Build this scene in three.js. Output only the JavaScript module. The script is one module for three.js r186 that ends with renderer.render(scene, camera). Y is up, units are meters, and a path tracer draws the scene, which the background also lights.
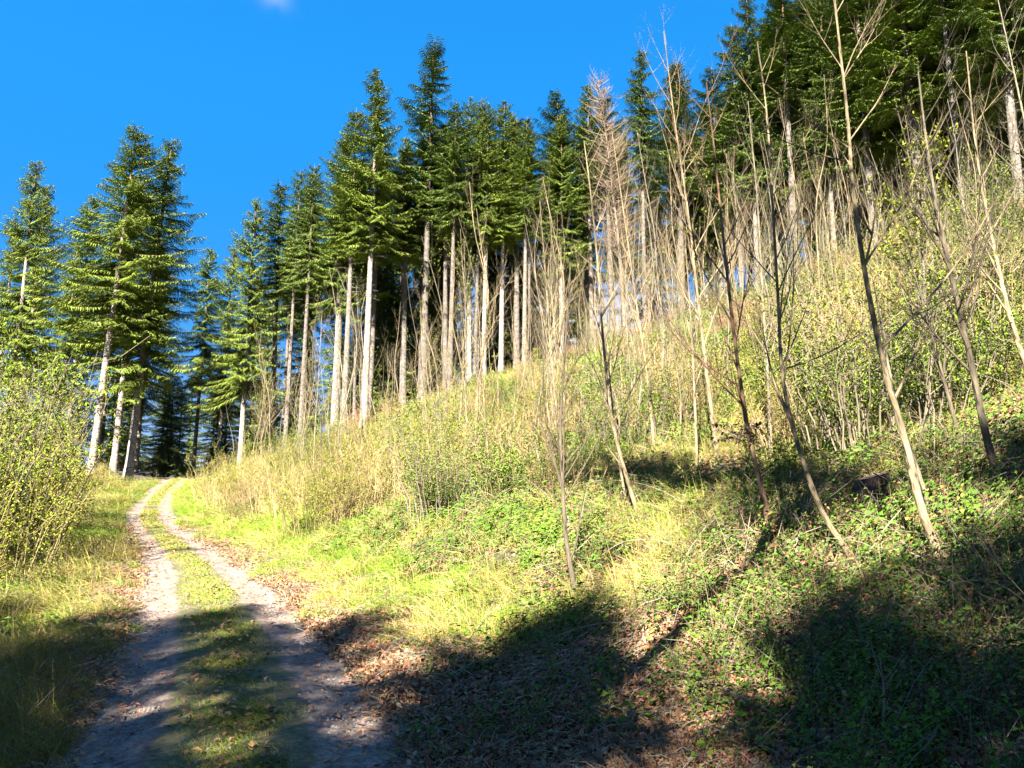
import * as THREE from 'three';

// ---------------------------------------------------------------- camera, sky, sun, exposure
const scene = new THREE.Scene();
const camera = new THREE.PerspectiveCamera(53.07, 1024 / 768, 0.05, 1200);
camera.position.set(0, 1.75, 0);
camera.lookAt(0, 1.75 + 115, -769);
const renderer = new THREE.WebGLRenderer({ antialias: true });
renderer.setSize(1024, 768);
renderer.toneMapping = THREE.LinearToneMapping;
renderer.toneMappingExposure = 7.4;
renderer.shadowMap.enabled = true;
const SUN = new THREE.Vector3(-0.26, 0.665, 0.70).normalize();
const sun = new THREE.DirectionalLight(new THREE.Color().setRGB(1, 0.955, 0.86), 5);
sun.name = 'sun';
sun.position.copy(SUN).multiplyScalar(150);
sun.target.position.set(0, 0, -25);
sun.castShadow = true;
sun.shadow.radius = 0.6;
sun.shadow.mapSize.set(4096, 4096);
Object.assign(sun.shadow.camera, { left: -90, right: 90, top: 90, bottom: -90, near: 1, far: 400 });
scene.add(sun, sun.target);

// ---------------------------------------------------------------- helpers
function rng(seed) { let s = seed | 0; return () => { s = (s + 0x6d2b79f5) | 0; let t = Math.imul(s ^ (s >>> 15), 1 | s); t = (t + Math.imul(t ^ (t >>> 7), 61 | t)) ^ t; return ((t ^ (t >>> 14)) >>> 0) / 4294967296; }; }
const clamp = (x, a, b) => Math.min(b, Math.max(a, x)), mix = (a, b, t) => a + (b - a) * t;
const ss = (a, b, x) => { x = clamp((x - a) / (b - a), 0, 1); return x * x * (3 - 2 * x); };
const hash = (x, y, k) => { let h = Math.imul(x | 0, 374761393) ^ Math.imul(y | 0, 668265263) ^ Math.imul(k | 0, 974634777); h = Math.imul(h ^ (h >>> 13), 1274126177); return ((h ^ (h >>> 16)) >>> 0) / 4294967296; };
function noise(x, y, k = 0) {
  const ix = Math.floor(x), iy = Math.floor(y), fx = x - ix, fy = y - iy, a = fx * fx * (3 - 2 * fx), b = fy * fy * (3 - 2 * fy);
  return mix(mix(hash(ix, iy, k), hash(ix + 1, iy, k), a), mix(hash(ix, iy + 1, k), hash(ix + 1, iy + 1, k), a), b);
}
const fbm = (x, y, k = 0, n = 4) => { let s = 0, a = 0.5, t = 0; for (let i = 0; i < n; i++) { s += a * noise(x, y, k + i); t += a; x *= 2.07; y *= 2.03; a *= 0.5; } return s / t; };
const mixc = (a, b, t) => [mix(a[0], b[0], t), mix(a[1], b[1], t), mix(a[2], b[2], t)];
const V = (x, y, z) => new THREE.Vector3(x, y, z);

// sky: clear deep blue, paler towards the horizon and round the sun, a low bright cloud bank
{
  const W = 1024, Hh = 512, data = new Float32Array(W * Hh * 4);
  for (let r = 0; r < Hh; r++) for (let c = 0; c < W; c++) {
    const up = ((r + 0.5) / Hh - 0.5) * Math.PI, az = ((c + 0.5) / W - 0.5) * 2 * Math.PI;
    const x = Math.cos(az) * Math.cos(up), y = Math.sin(up), z = Math.sin(az) * Math.cos(up);
    const e = Math.max(0, y);
    let col = mixc([0.0030, 0.050, 0.139], [0.0016, 0.026, 0.097], ss(0.4, 1.0, e));
    col = mixc([0.125, 0.142, 0.157], col, 1 - Math.exp(-e * 13));
    const cs = x * SUN.x + y * SUN.y + z * SUN.z;
    const halo = 0.1 * Math.exp((cs - 1) * 14) + 0.012 * Math.exp((cs - 1) * 4.5);
    col = [col[0] + halo, col[1] + halo, col[2] + halo];
    // clouds: a bank low over the horizon and a wisp or two higher up
    const px = x / (e + 0.12), pz = z / (e + 0.12);
    const n = fbm(px * 1.1 + 40, pz * 1.1 + 7, 11, 5);
    const bank = (1 - ss(0.15, 0.30, e + (n - 0.5) * 0.28)) * ss(-0.22, 0.12, x + (n - 0.5) * 0.3) * ss(0.05, -0.3, z);
    const wx = x + 0.266, wy = y - 0.556, wisp = 0.22 * Math.exp(-(wx * wx / 0.0002 + wy * wy / 0.00007)) * ss(0.3, 0.6, fbm(x * 60, y * 90, 29, 3));
    const cl = clamp(Math.max(bank, z < 0 ? wisp : 0), 0, 1);
    col = mixc(col, [0.165, 0.168, 0.17], cl * 0.95);
    if (y < 0) col = mixc(col, [0.04, 0.045, 0.03], ss(0, 0.06, -y));
    data.set([col[0], col[1], col[2], 1], (r * W + c) * 4);
  }
  const t = new THREE.DataTexture(data, W, Hh, THREE.RGBAFormat, THREE.FloatType);
  t.mapping = THREE.EquirectangularReflectionMapping; t.magFilter = THREE.LinearFilter; t.needsUpdate = true;
  scene.background = t; scene.environment = t;
}

// a geometry collector: tubes, leaves and blades into one indexed mesh with vertex colours
class Geo {
  constructor() { this.p = []; this.c = []; this.t = []; this.i = []; }
  v(x, y, z, c, u = 0, w = 0) { this.p.push(x, y, z); this.c.push(c[0], c[1], c[2]); this.t.push(u, w); return this.p.length / 3 - 1; }
  tri(a, b, d, c) { const k = this.v(a.x, a.y, a.z, c); this.v(b.x, b.y, b.z, c); this.v(d.x, d.y, d.z, c); this.i.push(k, k + 1, k + 2); }
  tube(pts, rad, sides, col, cap = true) {
    const n = pts.length; let ref = V(1, 0, 0), prev = null, len = 0;
    const T = V(0, 0, 0), B = V(0, 0, 0);
    for (let i = 0; i < n; i++) {
      T.subVectors(pts[Math.min(n - 1, i + 1)], pts[Math.max(0, i - 1)]).normalize();
      if (Math.abs(ref.dot(T)) > 0.95) ref.set(0, 0, 1);
      ref.addScaledVector(T, -ref.dot(T)).normalize(); B.crossVectors(T, ref);
      if (i) len += pts[i].distanceTo(pts[i - 1]);
      const r = typeof rad === 'function' ? rad(i / (n - 1)) : rad[i], row = [];
      const c = typeof col === 'function' ? col(i / (n - 1)) : col;
      for (let k = 0; k <= sides; k++) {
        const a = (k / sides) * Math.PI * 2, ca = Math.cos(a) * r, sa = Math.sin(a) * r;
        row.push(this.v(pts[i].x + ref.x * ca + B.x * sa, pts[i].y + ref.y * ca + B.y * sa, pts[i].z + ref.z * ca + B.z * sa, c, (k / sides) * 0.5, len * 0.5));
      }
      if (prev) for (let k = 0; k < sides; k++) this.i.push(prev[k], row[k + 1], row[k], prev[k], prev[k + 1], row[k + 1]);
      prev = row;
    }
    return this;
  }
  // a leaf of two faces folded along its rib
  leaf(p, d, up, len, wid, c, fold = 0.25) {
    const s = V(0, 0, 0).crossVectors(d, up).normalize(), n = V(0, 0, 0).crossVectors(s, d).normalize();
    const a = p, b = p.clone().addScaledVector(d, len), m = p.clone().addScaledVector(d, len * 0.45);
    const l = m.clone().addScaledVector(s, wid / 2).addScaledVector(n, wid * fold), r = m.clone().addScaledVector(s, -wid / 2).addScaledVector(n, wid * fold);
    const k = this.v(a.x, a.y, a.z, c, 0.5, 0); this.v(b.x, b.y, b.z, c, 0.5, 1); this.v(l.x, l.y, l.z, c, 0, 0.5); this.v(r.x, r.y, r.z, c, 1, 0.5);
    this.i.push(k, k + 1, k + 2, k, k + 3, k + 1);
  }
  // a tapering strip along points, facing n
  strip(pts, w, n, c) {
    const s = V(0, 0, 0), T = V(0, 0, 0); let k0 = -1;
    for (let i = 0; i < pts.length; i++) {
      T.subVectors(pts[Math.min(pts.length - 1, i + 1)], pts[Math.max(0, i - 1)]).normalize(); s.crossVectors(T, n).normalize();
      const h = (w * (1 - 0.9 * (i / (pts.length - 1)) ** 1.5)) / 2, q = pts[i];
      const k = this.v(q.x + s.x * h, q.y + s.y * h, q.z + s.z * h, c, 0, i); this.v(q.x - s.x * h, q.y - s.y * h, q.z - s.z * h, c, 1, i);
      if (k0 >= 0) this.i.push(k0, k0 + 1, k, k0 + 1, k + 1, k);
      k0 = k;
    }
  }
  build() {
    const g = new THREE.BufferGeometry();
    g.setAttribute('position', new THREE.BufferAttribute(new Float32Array(this.p), 3));
    g.setAttribute('color', new THREE.BufferAttribute(new Float32Array(this.c), 3));
    g.setAttribute('uv', new THREE.BufferAttribute(new Float32Array(this.t), 2));
    g.setIndex(new THREE.BufferAttribute(new Uint32Array(this.i), 1));
    g.computeVertexNormals();
    return g;
  }
  get size() { return this.i.length / 3; }
}
const counts = new Map();
const numbered = (n) => { const k = counts.get(n) ?? 0; counts.set(n, k + 1); return k ? n + '_' + String(k).padStart(3, '0') : n; };
function mesh(name, geo, mat, parent) { const m = new THREE.Mesh(geo instanceof Geo ? geo.build() : geo, mat); m.name = name; m.castShadow = m.receiveShadow = true; if (parent) parent.add(m); return m; }
function thing(name, label, category, group) { const o = new THREE.Group(); o.name = numbered(name); o.userData = { label, category }; if (group) o.userData.group = group; scene.add(o); return o; }
function copyOf(proto, name, label, category, group) { const o = proto.clone(); o.name = numbered(name); o.userData = { label, category }; if (group) o.userData.group = group; scene.add(o); return o; }
// patches of ground cover: each copy is turned, scaled and laid along the slope, its stalks kept upright
function stuff(name, label, category, geo, mat, list, group) {
  const g = geo instanceof Geo ? geo.build() : geo, im = new THREE.InstancedMesh(g, mat, list.length), M = new THREE.Matrix4(), R = new THREE.Matrix4(), C = new THREE.Color();
  list.forEach((o, i) => {
    const e = 0.3 * o.s, gx = (height(o.x + e, o.d) - height(o.x - e, o.d)) / (2 * e), gz = (height(o.x, o.d - e) - height(o.x, o.d + e)) / (2 * e);
    M.set(1, 0, 0, o.x, gx, 1, gz, height(o.x, o.d) + (o.dy ?? 0), 0, 0, 1, -o.d, 0, 0, 0, 1);
    R.makeRotationY(o.ry).scale(V(o.s, o.h, o.s)); M.multiply(R); im.setMatrixAt(i, M);
    C.setRGB(...o.c); im.setColorAt(i, C);
  });
  im.name = numbered(name); im.userData = { label, category, kind: 'stuff', group }; im.castShadow = im.receiveShadow = true; scene.add(im); return im;
}

// ---------------------------------------------------------------- the lie of the land: d runs forward (z = -d), u is the distance from the track's middle
const PATH = [[-60, 14], [-40, 9.6], [-20, 5], [-8, 1.9], [0, -0.1], [4.6, -1.58], [7.7, -2.7], [16, -6.55], [30, -13.9], [45, -20.7], [60, -26.7], [75, -31.8], [90, -35.3], [115, -39], [160, -42], [400, -50]];
const TANG = PATH.map((p, i) => { const a = PATH[Math.max(0, i - 1)], b = PATH[Math.min(PATH.length - 1, i + 1)]; return (b[1] - a[1]) / (b[0] - a[0]); });
function trackX(d) {
  if (d <= PATH[0][0]) return PATH[0][1] + TANG[0] * (d - PATH[0][0]);
  for (let i = 0; i < PATH.length - 1; i++) if (d <= PATH[i + 1][0]) {
    const h = PATH[i + 1][0] - PATH[i][0], t = (d - PATH[i][0]) / h, t2 = t * t, t3 = t2 * t;
    return (2 * t3 - 3 * t2 + 1) * PATH[i][1] + (t3 - 2 * t2 + t) * h * TANG[i] + (-2 * t3 + 3 * t2) * PATH[i + 1][1] + (t3 - t2) * h * TANG[i + 1];
  }
  return PATH[PATH.length - 1][1];
}
const rutAt = (d) => mix(0.82, 0.66, ss(8, 18, d));   // the ruts spread where the track is widest
const uOf = (x, d) => (x - trackX(d)) * 0.9;
function height(x, d) {
  const u = uOf(x, d); let h = 0.03 * d;
  if (d > 30) { const e = Math.min(d, 70) - 30; h += 0.00095 * e * e; }
  if (d > 70) h = 3.62 + 0.06 * (d - 70) * Math.exp(-(d - 70) / 12);
  const r = u - 3; h += 0.44 * (Math.sqrt(r * r + 2.25) + r) / 2 * ss(0.9, 3.2, u);
  const w = u - 36; h -= 0.15 * (Math.sqrt(w * w + 100) + w) / 2 * ss(8, 20, u);
  if (u < -2) h += 0.14 * (-u - 2) * ss(-2, -4, u) * (1 - 0.6 * ss(-8, -40, u));
  const e = d - 69; h -= 0.42 * (Math.sqrt(e * e + 60) + e) / 2 * ss(10, 30, u) * ss(-6, 7, x);
  const off = ss(1.2, 3.2, Math.abs(u));
  h += off * ((fbm(x * 0.35, d * 0.35, 3, 4) - 0.5) * 0.9 + (fbm(x * 1.9, d * 1.9, 9, 3) - 0.5) * 0.3) * (0.5 + 0.5 * ss(2, 8, Math.abs(u)));
  h -= 0.05 * (Math.exp(-(((u - rutAt(d)) / 0.3) ** 2)) + Math.exp(-(((u + rutAt(d)) / 0.3) ** 2))) * (1 - off);   // wheel ruts
  h += (fbm(x * 3, d * 3, 31, 3) - 0.5) * 0.035 * (1 - off);
  return h;
}

// ---------------------------------------------------------------- textures and materials
function grainTexture(size, seed, fn) {
  const data = new Uint8Array(size * size * 4);
  for (let y = 0; y < size; y++) for (let x = 0; x < size; x++) { const c = fn(x / size, y / size, x, y); for (let k = 0; k < 3; k++) data[(y * size + x) * 4 + k] = clamp(c[k] * 255, 0, 255); data[(y * size + x) * 4 + 3] = 255; }
  const t = new THREE.DataTexture(data, size, size); t.wrapS = t.wrapT = THREE.RepeatWrapping; t.magFilter = THREE.LinearFilter; t.needsUpdate = true; return t;
}
const tileNoise = (u, v, f, k) => { const x = u * f, y = v * f, ix = Math.floor(x), iy = Math.floor(y), fx = x - ix, fy = y - iy, a = fx * fx * (3 - 2 * fx), b = fy * fy * (3 - 2 * fy), m = (i) => ((i % f) + f) % f; return mix(mix(hash(m(ix), m(iy), k), hash(m(ix + 1), m(iy), k), a), mix(hash(m(ix), m(iy + 1), k), hash(m(ix + 1), m(iy + 1), k), a), b); };
const tileFbm = (u, v, f, k, n) => { let s = 0, a = 0.5, t = 0; for (let i = 0; i < n; i++) { s += a * tileNoise(u, v, f, k + i); t += a; f *= 2; a *= 0.55; } return s / t; };
const litterMap = grainTexture(1024, 1, (u, v, x, y) => { const a = tileFbm(u, v, 16, 50, 6), g = hash(x, y, 5), b = 0.55 + 0.75 * (a - 0.35) + 0.25 * (g - 0.5); const w = tileNoise(u, v, 120, 71); return [b * (0.95 + 0.25 * (w - 0.5)), b * 0.97, b * (0.9 - 0.15 * (w - 0.5))]; });
litterMap.colorSpace = THREE.SRGBColorSpace;
const litterBump = grainTexture(512, 2, (u, v) => { const a = tileFbm(u, v, 24, 90, 5); return [a, a, a]; });
const barkMap = grainTexture(512, 3, (u, v) => { const a = tileFbm(u, v, 8, 20, 5), s = tileNoise(u, v * 0 + Math.floor(v * 512) / 512, 32, 26), p = tileFbm(u, v, 24, 33, 3); const l = 0.84 + 0.42 * (a - 0.5) + 0.16 * (s - 0.5) - 0.34 * ss(0.58, 0.75, p); return [l, l * 0.98, l * 0.95]; });
barkMap.colorSpace = THREE.SRGBColorSpace;
const barkBump = grainTexture(256, 4, (u, v) => { const a = tileFbm(u, v, 16, 60, 4); return [a, a, a]; });
const gravelMap = grainTexture(1024, 7, (u, v, x, y) => { const a = tileFbm(u, v, 40, 150, 5), g = hash(x, y, 15), q = tileNoise(u, v, 200, 77); const b = 0.78 + 0.6 * (a - 0.5) + 0.22 * (g - 0.5) + 0.22 * (q - 0.5); return [b, b * 0.985, b * 0.965]; });
gravelMap.colorSpace = THREE.SRGBColorSpace;
const TONE = new THREE.Color().setRGB(0.6, 0.6, 0.6);   // brings the vertex colours below to real-world reflectance
const groundMat = new THREE.MeshStandardMaterial({ vertexColors: true, color: TONE, map: litterMap, bumpMap: litterBump, bumpScale: 0.03, roughness: 1 });
const trackMat = new THREE.MeshStandardMaterial({ vertexColors: true, color: TONE, map: gravelMap, bumpMap: litterBump, bumpScale: 0.015, roughness: 0.95 });
const barkMat = new THREE.MeshStandardMaterial({ vertexColors: true, color: TONE, map: barkMap, bumpMap: barkBump, bumpScale: 0.02, roughness: 0.95 });
const twigMat = new THREE.MeshStandardMaterial({ vertexColors: true, color: TONE, roughness: 0.9 });
const needleMat = new THREE.MeshPhysicalMaterial({ vertexColors: true, color: TONE, roughness: 0.95, specularIntensity: 0.25, side: THREE.DoubleSide });
const leafMat = new THREE.MeshPhysicalMaterial({ vertexColors: true, color: TONE, roughness: 0.95, specularIntensity: 0.25, side: THREE.DoubleSide });
const grassMat = new THREE.MeshPhysicalMaterial({ vertexColors: true, color: TONE, roughness: 0.95, specularIntensity: 0.25, side: THREE.DoubleSide });
const dryMat = new THREE.MeshStandardMaterial({ vertexColors: true, color: TONE, roughness: 1, side: THREE.DoubleSide });
const stoneMat = new THREE.MeshStandardMaterial({ vertexColors: true, color: TONE, roughness: 0.95 });

// ---------------------------------------------------------------- ground and track, one grid that follows the track
const SOIL = [0.06, 0.042, 0.028], LITTER = [0.25, 0.125, 0.062], STRAW = [0.34, 0.28, 0.13], MOSS = [0.13, 0.17, 0.035], GRAVEL = [0.54, 0.39, 0.295];
function litterAt(x, d) { const u = uOf(x, d); const n = fbm(x * 0.8, d * 0.8, 41, 4); return clamp(ss(0.42, 0.6, n + 0.28 * ss(2.6, 1.3, Math.abs(u)) * (d < 26 ? 1 : 0.3) + 0.2 * ss(9, 4, d) * ss(0.8, 1.4, u) - 0.12), 0, 1); }
function groundColour(x, d) {
  const n2 = fbm(x * 0.5 + 9, d * 0.5, 17, 4), n3 = fbm(x * 3, d * 3, 77, 3);
  let c = mixc(SOIL, STRAW, ss(0.35, 0.65, n3) * 0.75);
  c = mixc(c, MOSS, ss(0.4, 0.62, n2) * 0.75);
  c = mixc(c, LITTER, litterAt(x, d) * 0.85);
  const k = 0.75 + 0.5 * noise(x * 11, d * 11, 88);
  return [c[0] * k, c[1] * k, c[2] * k];
}
function trackColour(x, d, u) {
  const w = 0.05 * (fbm(x * 1.7, d * 1.7, 5, 3) - 0.5) * 4, n = fbm(x * 6, d * 6, 61, 3);
  const rut = Math.max(1 - ss(0.25, 0.46, Math.abs(u - rutAt(d) + w)), 1 - ss(0.25, 0.46, Math.abs(u + rutAt(d) + w)));
  const edge = ss(0.35, 0.62, rut + (n - 0.5) * 0.7);
  let c = mixc(GRAVEL, [0.29, 0.2, 0.15], ss(0.45, 0.7, fbm(x * 2.3, d * 2.3, 63, 4)) * 0.6);
  const k = 0.78 + 0.44 * noise(x * 16, d * 16, 89); c = [c[0] * k, c[1] * k, c[2] * k];
  let o = groundColour(x, d);
  if (Math.abs(u) < 0.5) o = mixc(o, mixc(MOSS, STRAW, 0.55), 0.85);
  return mixc(o, c, edge);
}
{
  const ds = []; for (let d = -70; d < 420;) { ds.push(d); const a = Math.abs(d - 6); d += d < 1.5 ? Math.max(0.15, (1.5 - d) * 0.09) : Math.max(0.055, d * 0.0085, d > 90 ? d * 0.05 : 0); }
  const side = [0]; for (let s = 0.06, t = 0; t < 420;) { t += s; side.push(t); s *= t < 10 ? 1.012 : 1.07; }
  const sheet = (us, colour, uvS) => {
    const g = new THREE.BufferGeometry(), p = [], c = [], t = [], ix = [], n = us.length;
    ds.forEach((d, j) => us.forEach((u) => { const x = trackX(d) + u / 0.9; p.push(x, height(x, d), -d); c.push(...colour(x, d, u)); t.push(x * uvS, d * uvS); }));
    for (let j = 0; j < ds.length - 1; j++) for (let i = 0; i < n - 1; i++) { const a = j * n + i, b = a + 1, e = a + n, f = e + 1; ix.push(a, b, f, a, f, e); }
    g.setAttribute('position', new THREE.BufferAttribute(new Float32Array(p), 3)); g.setAttribute('color', new THREE.BufferAttribute(new Float32Array(c), 3)); g.setAttribute('uv', new THREE.BufferAttribute(new Float32Array(t), 2));
    g.setIndex(new THREE.BufferAttribute(new Uint32Array(ix), 1)); g.computeVertexNormals(); return g;
  };
  const E0 = 1.5, mid = []; for (let i = 0; i <= 60; i++) mid.push(-E0 + (2 * E0 * i) / 60);
  const track = mesh('forest_track', sheet(mid, trackColour, 0.6), trackMat, scene);
  track.userData = { kind: 'structure', label: 'gravel forest track with two wheel ruts and a grassy middle', category: 'track' };
  const right = mesh('hillside_ground', sheet(side.map((s) => E0 + s), groundColour, 0.45), groundMat, scene);
  right.userData = { kind: 'structure', label: 'rising ground of the cleared hillside to the right of the track', category: 'ground' };
  const left = mesh('verge_ground', sheet(side.map((s) => -E0 - s).reverse(), groundColour, 0.45), groundMat, scene);
  left.userData = { kind: 'structure', label: 'grassy verge ground to the left of the track', category: 'ground' };
}
console.log('ground done');

// ---------------------------------------------------------------- spruces
function spruce(seed, Ht, base, R, dense, tone, pale = false, lean = 0) {
  const r = rng(seed), root = new THREE.Group(), trunk = new Geo(), dead = new Geo(), crown = new Geo();
  const wx = (r() - 0.5) * 0.5, wz = (r() - 0.5) * 0.5;
  const axis = (t) => V(Math.sin(t * 3 + seed) * wx * 0.5 * t + lean * Ht * t, t * Ht - 0.25, Math.sin(t * 2.3 + seed * 2) * wz * 0.5 * t);
  const pts = []; for (let i = 0; i <= 16; i++) pts.push(axis(i / 16));
  const r0 = (0.0078 + 0.002 * r()) * Ht;
  const bk = pale ? 1.25 : 0.45 + 0.35 * r(), bark = [0.47 * bk, 0.40 * bk, 0.355 * bk];
  trunk.tube(pts, (t) => r0 * (1 - t) ** 0.75 * (1 + 0.45 * Math.exp(-t * 45)) + 0.012, 9, (t) => mixc(bark, [0.30, 0.2, 0.13], ss(0.5, 0.9, t)));
  // dead twigs below the crown
  for (let k = 0; k < 46; k++) {
    const t = mix(0.16, base + 0.08, Math.sqrt(r())), a = r() * 6.283, L = (0.3 + 1.5 * r() * r()) * (0.5 + t), p = axis(t), q = [p];
    for (let j = 1; j <= 3; j++) q.push(p.clone().add(V(Math.cos(a) * L * j / 3, (-0.05 - 0.14 * r()) * L * (j / 3) ** 1.5, Math.sin(a) * L * j / 3)));
    dead.tube(q, (s) => 0.016 * (1 - s) + 0.004, 3, [0.2, 0.165, 0.14]);
    for (let j = 0; j < 3; j++) { const m = q[1 + (j % 2)], b = a + (r() - 0.5) * 2; dead.tube([m, m.clone().add(V(Math.cos(b) * 0.35 * L, -0.12 * L * r(), Math.sin(b) * 0.35 * L))], [0.007, 0.003], 3, [0.2, 0.165, 0.14]); }
  }
  const D = V(0, 0, 0), S = V(0, 0, 0), UP = V(0, 1, 0);
  const cl = Ht * (1 - base), phase = r() * 6.28;
  for (let y = 0; y < cl - 0.25;) {
    const t = y / cl, nb = Math.round(mix(5.4, 4, t) * dense + r());
    for (let b = 0; b < nb; b++) {
      const a = r() * 6.283, lump = 0.5 + 0.95 * noise(Math.cos(a) * 1.4 + 5 + phase, Math.sin(a) * 1.4 + y * 0.42, seed);
      if (r() < 0.08) continue;
      let L = 0.9 * R * (1 - t) ** 0.68 * lump * (0.6 + 0.6 * r()) * (0.45 + 0.55 * ss(-0.02, 0.16, t + 0.1 * r())) + 0.18;
      const yy = y + (r() - 0.5) * 0.3, p0 = axis(base + (yy / Ht)), lift = mix(-0.3, 0.7, t ** 1.3) + (r() - 0.5) * 0.45, sag = mix(0.10, -0.25, t);
      D.set(Math.cos(a), 0, Math.sin(a)); S.set(-Math.sin(a), 0, Math.cos(a));
      const at = (s) => p0.clone().addScaledVector(D, L * s).add(V(0, L * (lift * s - (0.55 - 0.4 * t) * s * s + (0.45 + sag) * s * s * s), 0));
      const bp = [0, 0.33, 0.66, 1].map(at);
      crown.tube(bp, (s) => 0.028 * (1 - s) * Math.min(1, L / 2) + 0.006, 3, [0.13, 0.085, 0.05]);
      const step = 0.125 / L / (0.6 + 0.4 * dense), f = 0.85 + 0.3 * r();
      for (let s = L > 1 ? 0.1 : 0.02; s <= 1.0; s += step * (0.7 + 0.6 * r())) for (const sd of [-1, 1]) {
        const m = at(s), tl = clamp((0.2 + 0.42 * L * (1 - s) * (0.4 + 0.6 * s + 0.3)) * (0.6 + 0.7 * r()), 0.14, 0.72);
        const fw = 0.55 + 0.35 * r(), dr = -0.25 - 0.55 * r() * (1 - t * 0.6);
        const dir = V(D.x * fw + S.x * sd, dr, D.z * fw + S.z * sd).normalize(), tip = m.clone().addScaledVector(dir, tl); tip.y -= tl * 0.15;
        const hm = m.clone().addScaledVector(dir, tl * 0.5); hm.y += tl * 0.04;
        const yng = r(), q = tone, g = f * (0.75 + 0.5 * r());
        const c = mixc([q[0] * g, q[1] * g, q[2] * g], [0.27 * g, 0.32 * g, 0.04 * g], yng > 0.75 ? 0.6 : 0.1);
        const nn = V((r() - 0.5) * 0.9, 1, (r() - 0.5) * 0.9).normalize();
        crown.strip([m, hm, tip], 0.085, nn, c);
        for (let k = 0; k < 4; k++) {
          const e = m.clone().lerp(tip, 0.15 + 0.2 * k + 0.1 * r()), z = k % 2 ? 1 : -1;
          const d2 = V(dir.x * 0.8 - dir.z * z * 0.8, dir.y - 0.35 - 0.4 * r(), dir.z * 0.8 + dir.x * z * 0.8).normalize();
          const l2 = 0.09 + 0.17 * r(), w2 = 0.05, e2 = e.clone().addScaledVector(d2, l2);
          crown.tri(e.clone().addScaledVector(dir, w2 / 2), e2, e.clone().addScaledVector(dir, -w2 / 2), c);
        }
      }
    }
    y += mix(0.42, 0.3, t) * (0.75 + 0.5 * r());
  }
  mesh('trunk', trunk, barkMat, root); mesh('dead_branches', dead, twigMat, root).userData.kind = 'stuff'; mesh('crown', crown, needleMat, root);
  return root;
}
const NEEDLE = [0.14, 0.21, 0.036], NEEDLE_D = [0.10, 0.16, 0.036], NEEDLE_Y = [0.185, 0.25, 0.038];
const SPRUCE = [
  spruce(11, 28, 0.5, 3.5, 1, NEEDLE_Y, true), spruce(12, 28, 0.55, 3.2, 1, NEEDLE), spruce(13, 26, 0.42, 3.7, 1.05, NEEDLE, true),
  spruce(14, 28, 0.58, 3.2, 0.95, NEEDLE_D), spruce(15, 27, 0.42, 4.2, 1, NEEDLE_Y, true), spruce(16, 24, 0.28, 3.8, 1, NEEDLE_Y, true), spruce(17, 29, 0.5, 3.5, 0.9, NEEDLE_D), spruce(18, 14, 0.1, 2.6, 1, NEEDLE_D), spruce(19, 26, 0.32, 3.7, 1, NEEDLE_D), spruce(20, 25, 0.38, 3.4, 0.95, NEEDLE)];
const HGT = [28, 28, 26, 28, 27, 24, 29, 14, 26, 25];
console.log('spruce tris', SPRUCE.map((s) => s.children[2].geometry.index.count / 3).join(' '));
function plant(proto, name, label, category, group, x, d, scale, turn, tiltX = 0, tiltZ = 0, wide = 1) {
  const o = copyOf(proto, name, label, category, group);
  o.position.set(x, height(x, d) - 0.06, -d); o.rotation.set(tiltX, turn, tiltZ, 'XZY'); o.scale.set(scale * wide, scale, scale * wide); return o;
}
const spr = (k, x, d, Ht, turn, tilt, label, group, wide = 1) => plant(SPRUCE[k], 'spruce_tree', label, 'spruce', group, x, d, Ht / HGT[k], turn, 0, tilt, wide);
const SECT = [[-0.2, 'under the leftmost hill spruces'], [-0.1, 'below the brightest bare trunk'], [0.03, 'behind the dark-footed forked tree'], [0.15, 'behind the leaning red-footed tree'], [0.28, 'behind the tall pale tree'], [0.4, 'behind the swept-foot tree'], [0.55, 'behind the thickest near tree'], [9, 'by the right photo edge']];
const sector = (x, d) => SECT.find((q) => x / (d + 2) < q[0])[1];
const upSlope = (d) => (d < 22 ? 'low on the slope' : d < 40 ? 'halfway up the slope' : 'high on the slope');
// the spruces one can tell apart
spr(4, -34.0, 62.5, 30.5, 0.4, -0.05, 'spruce with a long pale bare trunk, left of the two by the track bend', undefined, 1.2);
spr(5, -33.0, 66.5, 31.5, 2.1, -0.06, 'pale-trunked spruce with low green boughs, right of the two by the track bend', undefined, 1.15);
spr(4, -36.6, 71, 29, 4.0, -0.03, 'thinner spruce standing just behind the pair by the track bend', undefined, 1.25);
spr(5, -30.5, 80, 25, 1.2, -0.02, 'spruce behind the track bend with boughs hanging over the far track');
const leftStand = 'dark spruces behind the track bend';
for (const [k, x, d, h, t] of [[2, -44, 76, 28, 1], [5, -47.5, 74, 28, 2], [5, -39, 80, 27, 3], [4, -53, 68, 26, 4], [2, -35.5, 86, 27, 0.5], [4, -46, 86, 29, 1.7], [0, -57, 84, 28, 3.3], [2, -31.5, 92, 25, 2.2]]) spr(k, x, d, h, t, -0.02, 'spruce in the dark stand behind the track bend', leftStand, 1.1);
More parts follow.
